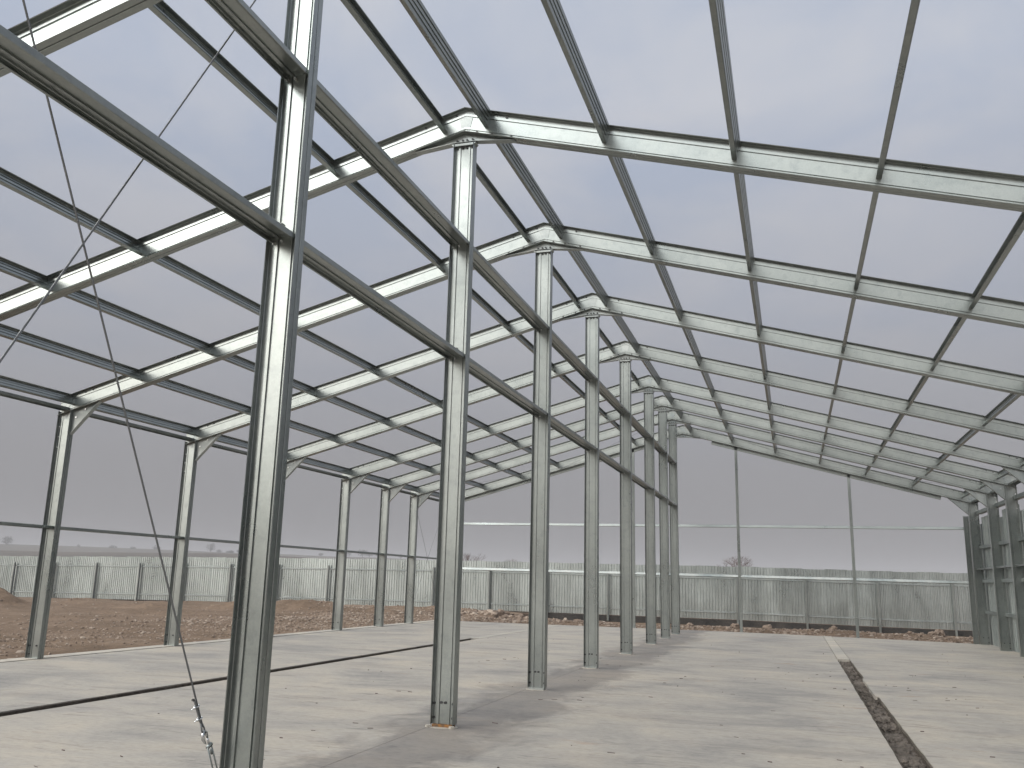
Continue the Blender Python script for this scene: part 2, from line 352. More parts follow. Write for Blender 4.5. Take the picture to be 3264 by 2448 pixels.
def liner(x0, x1, y1, inner):
    ys = np.arange(-7.9, y1, .15); v = []; f = []; n = len(ys)
    for j, y in enumerate(ys):
        w = float(vnoise(np.array(y), np.array(x0*7), .3, 13))*.012
        for x in ((x0, x1+w) if inner > 0 else (x0+w, x1)):
            v += [(x, y, floor_z(x)-.3), (x, y, floor_z(x)-.012+w*.6)]
    for j in range(n-1):
        a = j*4; b = a+4; f += [(a, b, b+1, a+1), (a+2, a+3, b+3, b+2), (a+1, b+1, b+3, a+3)]
    f += [(0, 1, 3, 2), (4*n-4, 4*n-2, 4*n-1, 4*n-3)]
    tag(link('channel_side', mesh('channel_side', v, f, TRWALL)), kind='structure')
liner(TL0-.03, TL0+.022, 24.28, 1); liner(TL1-.022, TL1+.03, 24.28, -1)
liner(TR0-.03, TR0+.022, 23.13, 1); liner(TR1-.022, TR1+.03, 23.13, -1)

# ------------------------------------------------------------------ steel members
BOLTM = MB().prism([(.0155*math.cos(i*math.pi/3), .0155*math.sin(i*math.pi/3)) for i in range(6)], 'y', -.019, 0).me('bolt', BOLT)
BOLTX = MB().prism([(.0155*math.cos(i*math.pi/3), .0155*math.sin(i*math.pi/3)) for i in range(6)], 'y', -.019, 0).me('bolt', ZINC)
def bolt(parent, x, y, z, m=None): part('bolt', m or BOLTM, parent, Matrix.Translation((x, y, z)))
P_COL = c_profile(CD, .063, .010, (-.064, .064), gw=.013, gd=.013, c=.006)
P_SIDE = c_profile(SD, .066, .010, (-.085, .078), gw=.013, gd=.010)
P_RAF = c_profile(RD, .078, .011, (-.088, .088), gw=.015, gd=.012)
P_PUR = c_profile(.20, .062, .013, (-.05, 0, .05), gw=.011, gd=.011)
P_GIR = c_profile(.236, .052, .014, (-.055, .055), gw=.02, gd=.012)
P_SG = c_profile(.20, .056, .013, (-.04, .04), gw=.012)

def channels(t, name, prof, L, org, z0=0.0):
    """a pair of channels standing back to back, open to -y and +y"""
    me = ext_mesh(name, prof, 0, L, STEEL)
    x, y, z = org
    part('channel', me, t, frame_M((x, y-.0045, z+z0), (0, -1, 0), (0, 0, 1)))
    part('channel', me, t, frame_M((x, y+.0045, z+z0), (0, 1, 0), (0, 0, 1)))

HC = 7.046
CENT = {-1: 'central steel column beside the photographer, outside the picture',
        0: 'biggest ribbed steel column, nearest to the camera, its foot cut off by the picture edge',
        1: 'second steel column of the central row, with rusty shim under its foot',
        2: 'third steel column from the camera in the central row under the ridge',
        3: 'fourth steel column from the camera in the central row under the ridge',
        4: 'fifth steel column from the camera in the central row under the ridge',
        5: 'sixth steel column from the camera in the central row under the ridge',
        6: 'seventh steel column of the central row, just before the farthest one',
        7: 'farthest steel column of the central row under the ridge'}
for n in range(-1, 8):
    y = YF[n]; t = empty('steel_column', (0, y, 0))
    tag(t, CENT[n], 'column', 'steel columns in the central row')
    channels(t, 'centre_channel', P_COL, HC-.035-.03, (0, y, .035))
    fr = y-.0075
    part('base_plate', MB().box((-.118, -.052, .002), (.118, .055, .034)).me('base_plate', RUST if n == 1 else PLATE), t, Matrix.Translation((0, y, 0)))
    gr = random.Random(n+40); pad = [((.165+gr.uniform(-.02, .025))*math.cos(q*math.pi/7)*1.05, (.105+gr.uniform(-.02, .02))*math.sin(q*math.pi/7)*1.05) for q in range(14)]
    part('grout_pad', MB().prism(pad, 'z', -.004, .007).me('grout_pad', CONC2), t, Matrix.Translation((0, y, 0)))
    for bx, bz in ((-.113, .25), (.113, .25), (-.113, .10), (.113, .10), (-.03, .26), (.02, .26)):
        if n: bolt(t, bx, fr, bz)
    for bx in (-.105, -.03, .03, .105): bolt(t, bx, fr, HC-.075)
    # short top bracket
    part('top_bracket', MB().prism([(-.17, HC-.03), (.16, HC-.03), (.13, HC-.06), (-.14, HC-.06)], 'y', -.055, .055).me('top_bracket', PLATE), t, Matrix.Translation((0, y, 0)))

SIDE_TOP = 4.60
def side_column(n, s):
    x = -(WL+SD/2) if s < 0 else (WR+SD/2); y = YF[n]; zf = .012 if s < 0 else floor_z(x)
    t = empty('steel_column', (x, y, zf))
    if s < 0: tag(t, {-1: 'left wall steel column level with the photographer, outside the picture', 0: 'left wall steel column in line with the nearest central column', 1: 'left wall steel column in line with second central column'}.get(n,
        'leftmost ribbed steel column in the picture, on the left slab edge' if n == 2 else
        'left edge steel column, %s from the left of the picture' % {3: 'second', 4: 'third', 5: 'fourth', 6: 'fifth', 7: 'sixth', 8: 'seventh'}.get(n, 'none')), 'column', 'steel columns along the left slab edge')
    else: tag(t, 'right wall steel column, %s from the far gable' % {8: 'first', 7: 'second', 6: 'third', 5: 'fourth', 4: 'fifth', 3: 'sixth', 2: 'seventh', 1: 'eighth', 0: 'ninth', -1: 'tenth'}[n], 'column', 'steel columns along the right wall')
    channels(t, 'side_channel', P_SIDE, SIDE_TOP-zf, (x, y, zf))
    part('base_plate', MB().box((-.14, -.06, -.012), (.14, .06, .004)).me('base_plate', PLATE), t, Matrix.Translation((x, y, zf)))
    for bx, bz in ((-.115, .07), (-.115, .22), (.03, .22)): bolt(t, x+bx*(-s if s > 0 else 1), y-.0075, zf+bz)
    for bz in (3.9, 4.1, 4.3): bolt(t, x+s*.115, y-.0075, bz, BOLTX)
for n in range(-1, 9): side_column(n, -1); side_column(n, 1)

# rafters: each frame carries one pair of inclined beams with its ridge and knee plates
XE = {-1: WL+SD+.01, 1: WR+SD+.01}
raf_me = {s: ext_mesh('rafter_channel', P_RAF, 0.0, XE[s]/CT, STEEL, -TAN, -TAN) for s in (-1, 1)}
raf_mf = {s: ext_mesh('rafter_channel', P_RAF, 0.0, XE[s]/CT, STEEL, TAN, TAN) for s in (-1, 1)}
def raf_bot(x): return HA - TAN*abs(x)
def raf_top(x): return HA + RD/CT - TAN*abs(x)
for n in range(-1, 9):
    y = YF[n]; t = empty('rafter_pair', (0, y, ZC))
    lab = {-1: 'pair of sloping rafters right over the photographer, outside the picture', 0: 'nearest pair of sloping rafters, only its left beam shows at the top left corner', 8: 'farthest pair of sloping rafters, closing the gable, without a column under its ridge'}.get(n,
          '%s pair of sloping roof rafters from the camera, meeting over the %s central column' % (ORD[n].capitalize(), ORD[n]))
    tag(t, lab, 'rafter', 'pairs of sloping roof rafters')
    for s in (-1, 1):
        l = Vector((s*CT, 0, -ST))
        for wy in (-1, 1):
            w = Vector((0, wy, 0)); a = w.cross(l)
            me = raf_me[s] if a.z > 0 else raf_mf[s]
            part('rafter_beam' if wy < 0 else 'rafter_back_channel', me, t, frame_M((0, y+wy*.0045, ZC), w, l))
    # ridge splice plate (web, rounded top) and gusset that sits on the column
    zt = raf_top(0)
    pts = [(-.05, raf_bot(.05)+.05), (0, HA+.058), (.05, raf_bot(.05)+.05), (.11, raf_top(.11)-.03), (.055, raf_top(.08)-.016), (0, zt-.026), (-.055, raf_top(.08)-.016), (-.11, raf_top(.11)-.03)]
    part('ridge_plate', MB().prism(pts, 'y', -.0125, -.0085).me('ridge_plate', PLATE), t, Matrix.Translation((0, y, 0)))
    zg = HC-.005; xg = (HA-zg)/TAN + .20
    g = [(-xg, raf_bot(xg)-.003), (-.14, zg), (.14, zg), (xg, raf_bot(xg)-.003), (0, HA-.003)]
    mb = MB().prism(g, 'y', -.003, .003)
    for s in (-1, 1):
        p0, p1 = (s*.14, zg), (s*xg, raf_bot(xg)-.003)
        mb.prism([p0, p1, (p1[0], p1[1]-.004), (p0[0], p0[1]-.004)][::s], 'y', -.05, .05)
    mb.box((-.14, -.05, zg-.004), (.14, .05, zg))
    part('ridge_gusset', mb.me('ridge_gusset', PLATE), t, Matrix.Translation((0, y, 0)))
    for bx in (-.105, -.03, .03, .105): bolt(t, bx, y-.0032, zg+.035)
    for bx in (-.16, .16, -.62, .62, -.36, .36): bolt(t, bx, y-.0075, raf_bot(bx)+.04)
    for bx in (-.13, .13, -.55, .55): bolt(t, bx, y-.0075, raf_top(bx)-.045)
    # knees
    for s in (-1, 1):
        xi = WL if s < 0 else WR; zb = raf_bot(xi)
        k = [(s*(xi-.005), 4.14), (s*(xi-.62), raf_bot(xi-.62)-.002), (s*(xi-.005), zb-.002)]
        mb = MB().prism(k[::s], 'y', -.003, .003)
        a, b2 = Vector((k[0][0], 0, k[0][1])), Vector((k[1][0], 0, k[1][1])); d = (b2-a).normalized()
        for yy0, yy1 in ((-.045, .045),):
            nrm = Vector((-d.z, 0, d.x))*s*.004
            mb.prism([(a.x, a.z), (b2.x, b2.z), (b2.x+nrm.x, b2.z+nrm.z), (a.x+nrm.x, a.z+nrm.z)][::-s], 'y', yy0, yy1)
        part('knee_gusset', mb.me('knee_gusset', PLATE), t, Matrix.Translation((0, y, 0)))
        # folded bridge plate that joins the column head to the beam
        o = xi+SD; hp = [(xi+.03, 4.45), (o-.012, 4.45), (o-.012, raf_top(o)-.03), (o-.08, raf_top(o-.08)-.012), (xi-.02, raf_top(xi)-.10), (xi-.02, raf_bot(xi)+.03)]
        part('head_plate', MB().prism([(s*px, pz) for px, pz in hp][::s], 'y', -.0125, -.0085).me('head_plate', PLATE), t, Matrix.Translation((0, y, 0)))
        for q in range(2):
            cx = [(s*(xi+.06+q*.07), 4.48), (s*(xi+.05+q*.07), 4.66), (s*(xi-.0+q*.05), 4.78-.0*q)]
            mbr = MB().tube([(px, -.0125, pz) for px, pz in cx], .006, 6)
            part('head_rib', mbr.me('head_rib', PLATE, True), t, Matrix.Translation((0, y, 0)))
        for lx, lz in ((.10, .12), (.30, .05)):
            bolt(t, s*(xi-lx), y-.0032, raf_bot(xi-lx)-lz-.03*(lx < .2), BOLTX)
        for bx in (xi-.25, xi-.42): bolt(t, s*bx, y-.0075, raf_top(bx)-.05)

# purlins, one per bay and line, open towards the ridge, flush with the top of the rafters
PX = [.25+1.520*k for k in range(7)]
CLEAT = MB().box((-.07, .001, 0), (.07, .006, .09)).box((-.07, .006, 0), (.07, .055, .005)).me('cleat', STEEL)
CLEAT2 = MB().box((-.07, .001, -.09), (.07, .006, 0)).box((-.07, .006, -.005), (.07, .055, 0)).me('cleat', STEEL)
pm = {}
LINE = ['ridge purlin', 'second purlin from the ridge', 'third purlin from the ridge', 'fourth purlin from the ridge', 'fifth purlin from the ridge', 'sixth purlin from the ridge', 'eave purlin']
def bay_name(n):
    if n == -1: return 'overhead in the bay nearest the camera'
    if n == 7: return 'in the farthest bay by the gable'
    return 'between %s and %s rafters' % (ORD[n], ORD[n+1])
for s in (-1, 1):
    for k in range(7):
        for n in range(-1, 8):
            y0, y1 = YF[n]+.006, YF[n+1]-.006
            L = round(y1-y0, 3)
            if L not in pm: pm[L] = ext_mesh('purlin', P_PUR, 0, L, STEEL)
            ac = RD/2-.006-.10-.001
            lw = (PX[k]+.041*ST)/CT + .062
            c = Vector((s*(lw*CT+ac*ST), y0, ZC-lw*ST+ac*CT))
            t = empty('purlin', (c.x, y0, c.z)); 
            tag(t, '%s on the %s slope, %s' % (LINE[k], 'left' if s < 0 else 'right', bay_name(n)), 'purlin', 'purlins on the %s roof slope' % ('left' if s < 0 else 'right'))
            M = frame_M(c, (-s*CT, 0, ST), (0, 1, 0))
            part('channel', pm[L], t, M)
            if k in (0,1,2,3,4,5,6) and n < 8:
                part('cleat', CLEAT2, t, M @ Matrix.Translation((0, 0, L)))
                part('cleat', CLEAT, t, M)

# girts
gm = {}
GCLEAT = MB().box((-.05, -.004, 0), (.05, .0, .07)).box((-.05, -.05, .066), (.05, 0, .07)).me('cleat', PLATE)
def girt(n, x, z, prof, key, w, label, group, endb=True):
    y0, y1 = YF[n]+.006, YF[n+1]-.006; L = round(y1-y0, 3)
    if (key, L) not in gm: gm[(key, L)] = ext_mesh('girt', prof, 0, L, STEEL)
    t = empty('girt', (x, y0, z)); tag(t, label, 'girt', group)
    M = frame_M((x, y0, z), w, (0, 1, 0)); part('channel', gm[(key, L)], t, M)
    if key == 'g':
        part('cleat', GCLEAT, t, Matrix.Translation((x-.01, y1-.072, z-.004)))
        bolt(t, x-.02, y1-.004, z-.045, BOLTX); bolt(t, x-.09, y1-.004, z-.05, BOLTX)
def bay2(n): return 'in the bay before the nearest column' if n == -1 else 'between the %s and %s columns' % (ORD[n], ORD[n+1])
for n in range(-1, 7):
    girt(n, 0.0, 4.243, P_GIR, 'g', (0, 0, -1), 'lower girt of the central column row, ' + bay2(n), 'girts between the central columns')
    girt(n, 0.0, 5.685, P_GIR, 'g', (0, 0, -1), 'upper girt of the central column row, ' + bay2(n), 'girts between the central columns')
for n in range(-1, 8):
    girt(n, -(WL+.19), 2.405, P_SG, 's', (0, 0, -1), 'thin mid height girt of the left wall, %s bay from the camera' % ORD[n+1], 'girts of the left wall')
    girt(n, -(WL+.19), 4.675, P_SG, 's', (0, 0, -1), 'dark eave beam on top of the left wall, %s bay from the camera' % ORD[n+1], 'eave beams of the left wall')
for n in range(-1, 8):
    girt(n, WR+.19, 2.36, P_SG, 's', (0, 0, -1), 'mid height girt of the right wall, %s bay from the camera' % ORD[n+1], 'girts of the right wall')
    girt(n, WR+.19, 4.60, P_SG, 's', (0, 0, -1), 'eave beam on top of the right wall, %s bay from the camera' % ORD[n+1], 'eave beams of the right wall')

# right wall cladding: ribbed sheets, set back from the columns
def ribs(width, pitch, depth, n0=0.0):
    pts = []; k = int(round(width/pitch))
    for i in range(k):
        b = i*pitch; pts += [(b, 0), (b+pitch*.36, 0), (b+pitch*.5, depth), (b+pitch*.86, depth)]
    pts.append((width, 0)); return pts
def sheet_mesh(name, width, pitch, depth, h, m, th=.0015):
    P = offset_poly(ribs(width, pitch, depth), th); n = len(P); hh = n//2
    v = [(a, w, 0) for a, w in P]+[(a, w, h) for a, w in P]; f = [(i, (i+1) % n, n+(i+1) % n, n+i) for i in range(n)]
    for b, fl in ((0, 0), (n, 1)):
        for i in range(hh-1):
            q = (b+i, b+i+1, b+n-2-i, b+n-1-i); f.append(q if fl else q[::-1])
    return mesh(name, v, f, m)
t = empty('wall_cladding', (WR+SD+.12, 20, 0)); tag(t, 'ribbed metal cladding of the right wall behind its columns', 'wall')
cm = {h: sheet_mesh('sheet', 1.05, .21, .03, h, CLAD) for h in (4.15, 3.95)}
for i in range(31):
    h = 4.15 if i % 3 else 3.95
    part('sheet', cm[h], t, Matrix.Translation((WR+SD+.09, 1.7+i*1.06, -.1)) @ Matrix.Rotation(math.pi/2, 4, 'Z'))
for z in (.9, 1.9, 3.0, 4.15):
    part('rail', MB().box((-.16, -18.2, 0), (.0, 13.4, .10)).me('rail', CLAD), t, Matrix.Translation((WR+SD+.07, 20, z)))

# gable: posts and two rails
YG = YF[8]+.12
P_POST = c_profile(.10, .07, .012, ())
def gpost(x, lab):
    zf = floor_z(x); t = empty('gable_post', (x, YG, zf)); tag(t, lab, 'post', 'thin gable posts')
    L = raf_bot(x)+.05-zf
    part('channel', ext_mesh('post', P_POST, 0, L, STEEL), t, frame_M((x, YG-.02, zf), (0, 1, 0), (0, 0, 1)))
    part('foot', MB().box((-.07, -.02, 0), (.07, .09, .01)).me('foot', PLATE), t, Matrix.Translation((x, YG-.02, zf)))
gpost(1.92, 'thin gable post right of the central columns, standing left of the other one')
gpost(5.80, 'thin gable post standing nearer the right wall')
gpost(-1.92, 'thin gable post almost hidden behind the central columns')
gpost(-5.80, 'thin gable post farthest left, hidden behind the third central column')
P_GR = c_profile(.095, .05, .01, ())
xs_ = [-9.5, -5.80, -1.92, 1.92, 5.80, 9.6]
for lev, z0, z1, nm in ((0, 3.79, 3.70, 'upper'), (1, 2.03, 1.90, 'lower')):
    for i in range(5):
        a, b = xs_[i]+.055, xs_[i+1]-.055; za = z0+(z1-z0)*(a+9)/18.3; zb = z0+(z1-z0)*(b+9)/18.3
        p0, p1 = Vector((a, YG, za)), Vector((b, YG, zb)); d = (p1-p0)
        t = empty('gable_rail', p0); tag(t, '%s gable rail, %s span counted from the left wall' % (nm.capitalize(), ORD[i]), 'rail', '%s gable rails' % nm)
        part('channel', ext_mesh('gable_rail', P_GR, 0, d.length, STEEL if lev == 0 else PLATE), t, frame_M(p0, (0, 1, -.2 if lev == 0 else -.42), d))
for s in (-1, 1):
    x0, x1 = 1.05, 8.75; p0 = Vector((s*x0, YF[8]+.10, raf_bot(x0)-.035)); p1 = Vector((s*x1, YF[8]+.10, raf_bot(x1)-.035)); d = p1-p0
    t = empty('gable_trim', p0); tag(t, 'long channel bolted under the %s beam of the farthest rafters' % ('left' if s < 0 else 'right'), 'trim', 'channels under the farthest rafters')
    part('channel', ext_mesh('gable_trim', c_profile(.16, .06, .012, ()), 0, d.length, STEEL), t, frame_M(p0, (0, 1, 0), d))
# corner post of the right gable
t = empty('corner_post', (WR-.10, YG-.06, floor_z(9.4))); tag(t, 'short wide corner post on the inner side of the farthest right column', 'post')
part('channel', ext_mesh('corner_post', c_profile(.17, .07, .014, (0,)), 0, 4.1-floor_z(9.4), STEEL), t, frame_M((WR-.10, YG-.06, floor_z(9.4)), (0, -1, 0), (0, 0, 1)))

# ------------------------------------------------------------------ bracing cables
def twist_mesh(name, p, q, r, strands=5, pitch=.09):
    p, q = Vector(p), Vector(q); d = q-p; L = d.length; u = d.normalized(); a = u.cross(Vector((.3, .2, .9))).normalized(); b = u.cross(a)
    mb = MB(); n = int(L/pitch*6)
    for k in range(strands):
        pts = []
        for i in range(n+1):
            t = i/n; ph = 2*math.pi*(t*L/pitch + k/strands); pts.append(p+d*t+(a*math.cos(ph)+b*math.sin(ph))*r*.52)
        mb.tube(pts, r*.52, 4)
    return mb
def cable(lab, p, q, r, turn=True, twist=False, turn_at=1):
    t = empty('brace_cable', q if turn_at else p); tag(t, lab, 'cable', 'diagonal bracing cables')
    o = t.location
    u = (Vector(q)-Vector(p)).normalized()
    p1, q1 = Vector(p), Vector(q)
    if turn: q1 = Vector(q)-u*TURN_L
    mb = twist_mesh('rope', p1-o, q1-o, r) if twist else MB().tube([p1-o, q1-o], r, 6)
    link('rope', mb.me('rope', WIRE, False), t)
    return t, q1, u
TURN_L = .62
# near cross in the central row
tA, qA, uA = cable('near bracing cable running down to its turnbuckle beside the nearest column', (-.15, 2.06, 6.90), (-.15, 5.83, .03), .0068, True, True)
def turnbuckle(t, q1, u):
    o = t.location; side = Vector((0, u.z, -u.y)); side = side.normalized()   # in the wall plane
    if side.y > 0: side = -side
    X = Vector((1, 0, 0))
    # returned rope end and two clips
    top = q1 - u*.21
    mb = MB(); mb.tube([q1-o+side*.002-u*.0, q1-o+side*.013-u*.05, q1-o+side*.0145-u*.2, q1-o+side*.022-u*.225], .0068, 6); link('rope_tail', mb.me('rope_tail', WIRE, True), t)
    link('tape', MB().tube([q1-o+side*.020-u*.222, q1-o+side*.034-u*.232], .0085, 6).me('tape', BOLT), t)
    for dd in (.07, .165):
        c = q1 - o - u*dd + side*.007
        mb = MB(); pts = [c + side*.032 + X*.0]
        arc = [c + (side*(-math.cos(a))*.017*-1 + X*math.sin(a)*.017) for a in np.linspace(0, 2*math.pi, 13)]
        mb.tube(arc, .0042, 6)
        mb.tube([c+side*.014-X*.010, c+side*.046-X*.010], .0042, 6); mb.tube([c+side*.014+X*.010, c+side*.040+X*.010-u*.012], .0042, 6)
        mb.tube([c+side*.018-u*.008, c+side*.028+u*.006], .012, 8)
        link('wire_clip', mb.me('wire_clip', ZINC, True), t)
    # loop of the rope around the thimble, hook
    c = q1 - o + u*.035
    mb = MB(); mb.tube([q1-o-u*.03+side*.01, c-u*.01+side*.017, c+u*.02+side*.010, c+u*.03, c+u*.02-side*.010, c-u*.01-side*.010, q1-o-u*.03], .0065, 7); link('rope_eye', mb.me('rope_eye', WIRE, True), t)
    mb = MB(); hk = [c+u*.075-side*.018, c+u*.03-side*.020, c-side*.004+u*.006, c+side*.020+u*.018, c+side*.026+u*.05, c+side*.016+u*.085, c+side*.010+u*.10]
    mb.tube(hk, [.008, .011, .012, .013, .012, .008, .004], 8); link('hook', mb.me('hook', ZINC, True), t)
    r0 = c+u*.07-side*.018; r1 = c+u*.135-side*.018
    link('screw_shaft', MB().tube([r0, r1], .0085, 8).me('screw_shaft', ZINC, True), t)
    e = r1; en = Vector((0,0,0)) + (Vector(t.location)*0)
    mb = MB(); mb.tube([e-side*.022, e+side*.022], .015, 8)
    mb.tube([e+u*.03-side*.004, e+u*.07-side*.004], .009, 6)
    for sg in (-1, 1): mb.tube([e+side*.02*sg, e+u*.34+side*.02*sg], .0065, 8)
    mb.tube([e+u*.34-side*.022, e+u*.34+side*.022], .015, 8)
    link('turnbuckle_body', mb.me('turnbuckle_body', PLATE, True), t)
    link('anchor_eye', MB().tube([e+u*.30, Vector((-.15, 5.88, .005))-o], .008, 8).me('anchor_eye', ZINC, True), t)
turnbuckle(tA, qA, uA)
cable('near bracing cable climbing from the left edge to the head of the nearest column', (-.15, 2.08, .02), (-.15, 5.81, 6.98), .0068, False, True)
xl = -(WL+.15)
cable('far thin bracing cable in the left wall, leaning down towards the gable', (xl, YF[7]+.05, 4.40), (xl, YF[8]-.05, .2), .006, False)
cable('far thin bracing cable in the left wall, rising towards the gable', (xl, YF[7]+.05, .35), (xl, YF[8]-.05, 4.4), .006, False)
for s in (-1, 1):
    sd_ = 'left' if s < 0 else 'right'
    P1 = (s*.35, YF[7]+.04, raf_bot(.35)+.05); Pm = (s*4.6, YF[8]-.04, raf_bot(4.6)+.06); P2 = (s*9.0, YF[7]+.04, raf_bot(9.0)+.03)
    cable('thin roof bracing cable of the farthest bay, from the ridge down the %s slope' % sd_, P1, Pm, .006, False)
    cable('thin roof bracing cable of the farthest bay, ending at the %s eave' % sd_, Pm, P2, .006, False)

# ------------------------------------------------------------------ fence
FY = 48.9; FH = 2.70; PS = 3.415
fence = empty('sheet_fence', (-10, FY, -.1)); tag(fence, 'long fence of ribbed galvanised sheets on posts behind the hall', 'fence')
pxs = [-46.84+PS*i for i in range(-2, 22)]
fsh = {}
SW = 1.085
def fpart(nm, me, M): return part(nm, me, fence, M)
i = 0; x = pxs[0]-.3
while x < pxs[-1]:
    var = i % 4
    if var not in fsh: fsh[var] = sheet_mesh('sheet', SW, .155, .042, FH+(.0, .012, -.01, .02)[var], SHEET)
    sl = (fence_z(x+SW)-fence_z(x))/SW
    fpart('sheet', fsh[var], Matrix.Translation((x, FY+.004*(i % 2), fence_z(x))) @ Matrix.Rotation(-math.atan(sl), 4, 'Y') @ Matrix.Rotation(random.uniform(-.004, .004), 4, 'X'))
    x += SW-.008; i += 1
PF = c_profile(.13, .07, .015, ())
pmF = ext_mesh('post', PF, -.3, FH*.86, RAIL)
for i, x in enumerate(pxs):
    z = fence_z(x)
    fpart('post', pmF, frame_M((x-.05, FY-.13, z), (1, 0, 0), (0, 0, 1)))
    fpart('post_flat', MB().box((-.085, -.015, -.3), (-.005, -.009, FH*.84)).me('post_flat', STEEL), Matrix.Translation((x, FY-.195, z)))
    if i < len(pxs)-1:
        z1 = fence_z(pxs[i+1]); a = math.atan((z1-z)/PS)
        for hz in (FH*.775, FH*.13):
            if 'r' not in fsh: fsh['r'] = MB().box((.03, -.05, -.035), (PS-.13, -.004, .035)).me('rail', RAIL)
            fpart('rail', fsh['r'], Matrix.Translation((x, FY-.002, z+hz)) @ Matrix.Rotation(-a, 4, 'Y'))
        fpart('footing', MB().prism([(0, -.45), (PS-.002, -.45+z1-z), (PS-.002, z1-z-.02), (0, -.02)], 'y', -.06, .12).me('footing', DARKC), Matrix.Translation((x, FY, z)))

# ------------------------------------------------------------------ stones, debris
def ico():
    t = (1+5**.5)/2
    v = np.array([(-1,t,0),(1,t,0),(-1,-t,0),(1,-t,0),(0,-1,t),(0,1,t),(0,-1,-t),(0,1,-t),(t,0,-1),(t,0,1),(-t,0,-1),(-t,0,1)], float); v /= np.linalg.norm(v[0])
    f = np.array([(0,11,5),(0,5,1),(0,1,7),(0,7,10),(0,10,11),(1,5,9),(5,11,4),(11,10,2),(10,7,6),(7,1,8),(3,9,4),(3,4,2),(3,2,6),(3,6,8),(3,8,9),(4,9,5),(2,4,11),(6,2,10),(8,6,7),(9,8,1)])
    return v, f
IV, IF = ico()
def stones(name, P, R, m, kind='stuff'):
    n = len(P); sc = rng.uniform(.55, 1.25, (n, 1, 3)); sc[:, :, 2] *= .7
    v = IV[None]*sc*(1+rng.uniform(-.22, .22, (n, 12, 1)))*R[:, None, None]
    th = rng.uniform(0, 6.28, n); c, s = np.cos(th)[:, None], np.sin(th)[:, None]
    v = np.stack([v[..., 0]*c-v[..., 1]*s, v[..., 0]*s+v[..., 1]*c, v[..., 2]], -1) + P[:, None]
    f = IF[None]+(np.arange(n)*12)[:, None, None]
    tag(link(name, mesh(name, v.reshape(-1, 3).tolist(), f.reshape(-1, 3).tolist(), m)), kind=kind)
def scatter(n, fx, fy, r0, r1, pw=3.0):
    x = fx(n); y = fy(n); r = r0+(r1-r0)*rng.random(n)**pw; z = ground_h(x, y)+r*.1
    return np.stack([x, y, z], -1), r
A, Ra = [], []
def add(*a):
    p, r = scatter(*a); A.append(p); Ra.append(r)
add(8000, lambda n: -10.8-rng.gamma(2.2, 2.3, n), lambda n: rng.uniform(9, 46, n), .012, .06)
add(4500, lambda n: -10.6-rng.random(n)*8, lambda n: rng.uniform(26, 45, n), .015, .085)
add(1500, lambda n: rng.uniform(-50, -10, n), lambda n: rng.uniform(14, 48, n), .015, .09)
add(5200, lambda n: rng.uniform(-11, 13, n), lambda n: 34.0+rng.random(n)**1.2*4.2, .02, .10)
add(500, lambda n: rng.uniform(-11, 12, n), lambda n: rng.normal(36.2, .7, n), .04, .11, )
add(420, lambda n: rng.normal(-9.3, 2.3, n), lambda n: rng.normal(42.2, .7, n), .08, .24)
stones('rubble', np.concatenate(A), np.concatenate(Ra), STONE)
tag(bpy.data.objects['rubble'], kind='stuff')
# gravel in the channels
n = 2600; x = rng.uniform(TR0+.02, TR1-.02, n); y = rng.uniform(7, 23.1, n); r = .005+.05*rng.random(n)**5
stones('channel_gravel', np.stack([x, y, floor_z(4.8)-.075+r*.2+.0*x], -1), r, TRENCH)
# single boulders that stand out
bo = [(1.55, 36.2, .17, 'round boulder on the rubble strip, right of the left gable post'), (2.75, 36.4, .20, 'pale angular boulder on the rubble strip between the two gable posts'),
      (5.1, 36.0, .15, 'flat reddish stone on the rubble strip just left of the right gable post'), (8.75, 36.6, .22, 'dark angular stone on the rubble strip near the right wall'), (8.5, 36.3, .15, 'pale stone next to a dark one near the right wall'),
      (-.2, 36.5, .14, 'small pointed stone on the rubble strip beside the farthest central column')]
for k, (x, y, r, lab) in enumerate(bo):
    rg = np.random.default_rng(k+50); v = []
    me = bpy.data.meshes.new('boulder'); import bmesh
    bm = bmesh.new(); bmesh.ops.create_icosphere(bm, subdivisions=3, radius=r)
    for vv in bm.verts:
        d = vv.co.normalized(); nn = float(vnoise(np.array(d.x*2+k*5+10), np.array(d.y*2+d.z*1.7+10), .7, 31+k))+.5*float(vnoise(np.array(d.x*3+k+20), np.array(d.z*3+20), .35, 41))
        vv.co *= 1+.55*nn; vv.co.z *= .75
    bm.to_mesh(me); bm.free(); me.materials.append(STONE)
    o = link('boulder', me); o.location = (x, y, float(ground_h(x, y))+r*.35); tag(o, lab, 'stone', 'boulders on the rubble strip')
# little litter on the slab: nails, splinters, crumbs
mb = MB()
for _ in range(90):
    x = random.uniform(-3.5, 6.5); y = random.uniform(5.5, 20); z = floor_z(x)
    if TR0-.1 < x < TR1+.1: continue
    L = random.uniform(.02, .08); a = random.uniform(-.5, .5); r = random.uniform(.002, .005)
    mb.tube([(x, y, z+r), (x+L*math.cos(a), y+L*math.sin(a), z+r)], r, 5)
link('litter', mb.me('litter', BARK)); tag(bpy.data.objects['litter'], kind='stuff')
n = 260; x = rng.uniform(-8, 8.5, n); x = np.where(np.abs(np.abs(x)-4.8) < .25, x+.5, x); y = rng.uniform(5.5, 30, n); r = .003+.012*rng.random(n)**3
stones('crumbs', np.stack([x, y, np.array([floor_z(q) for q in x])+r*.4], -1), r, TRWALL)
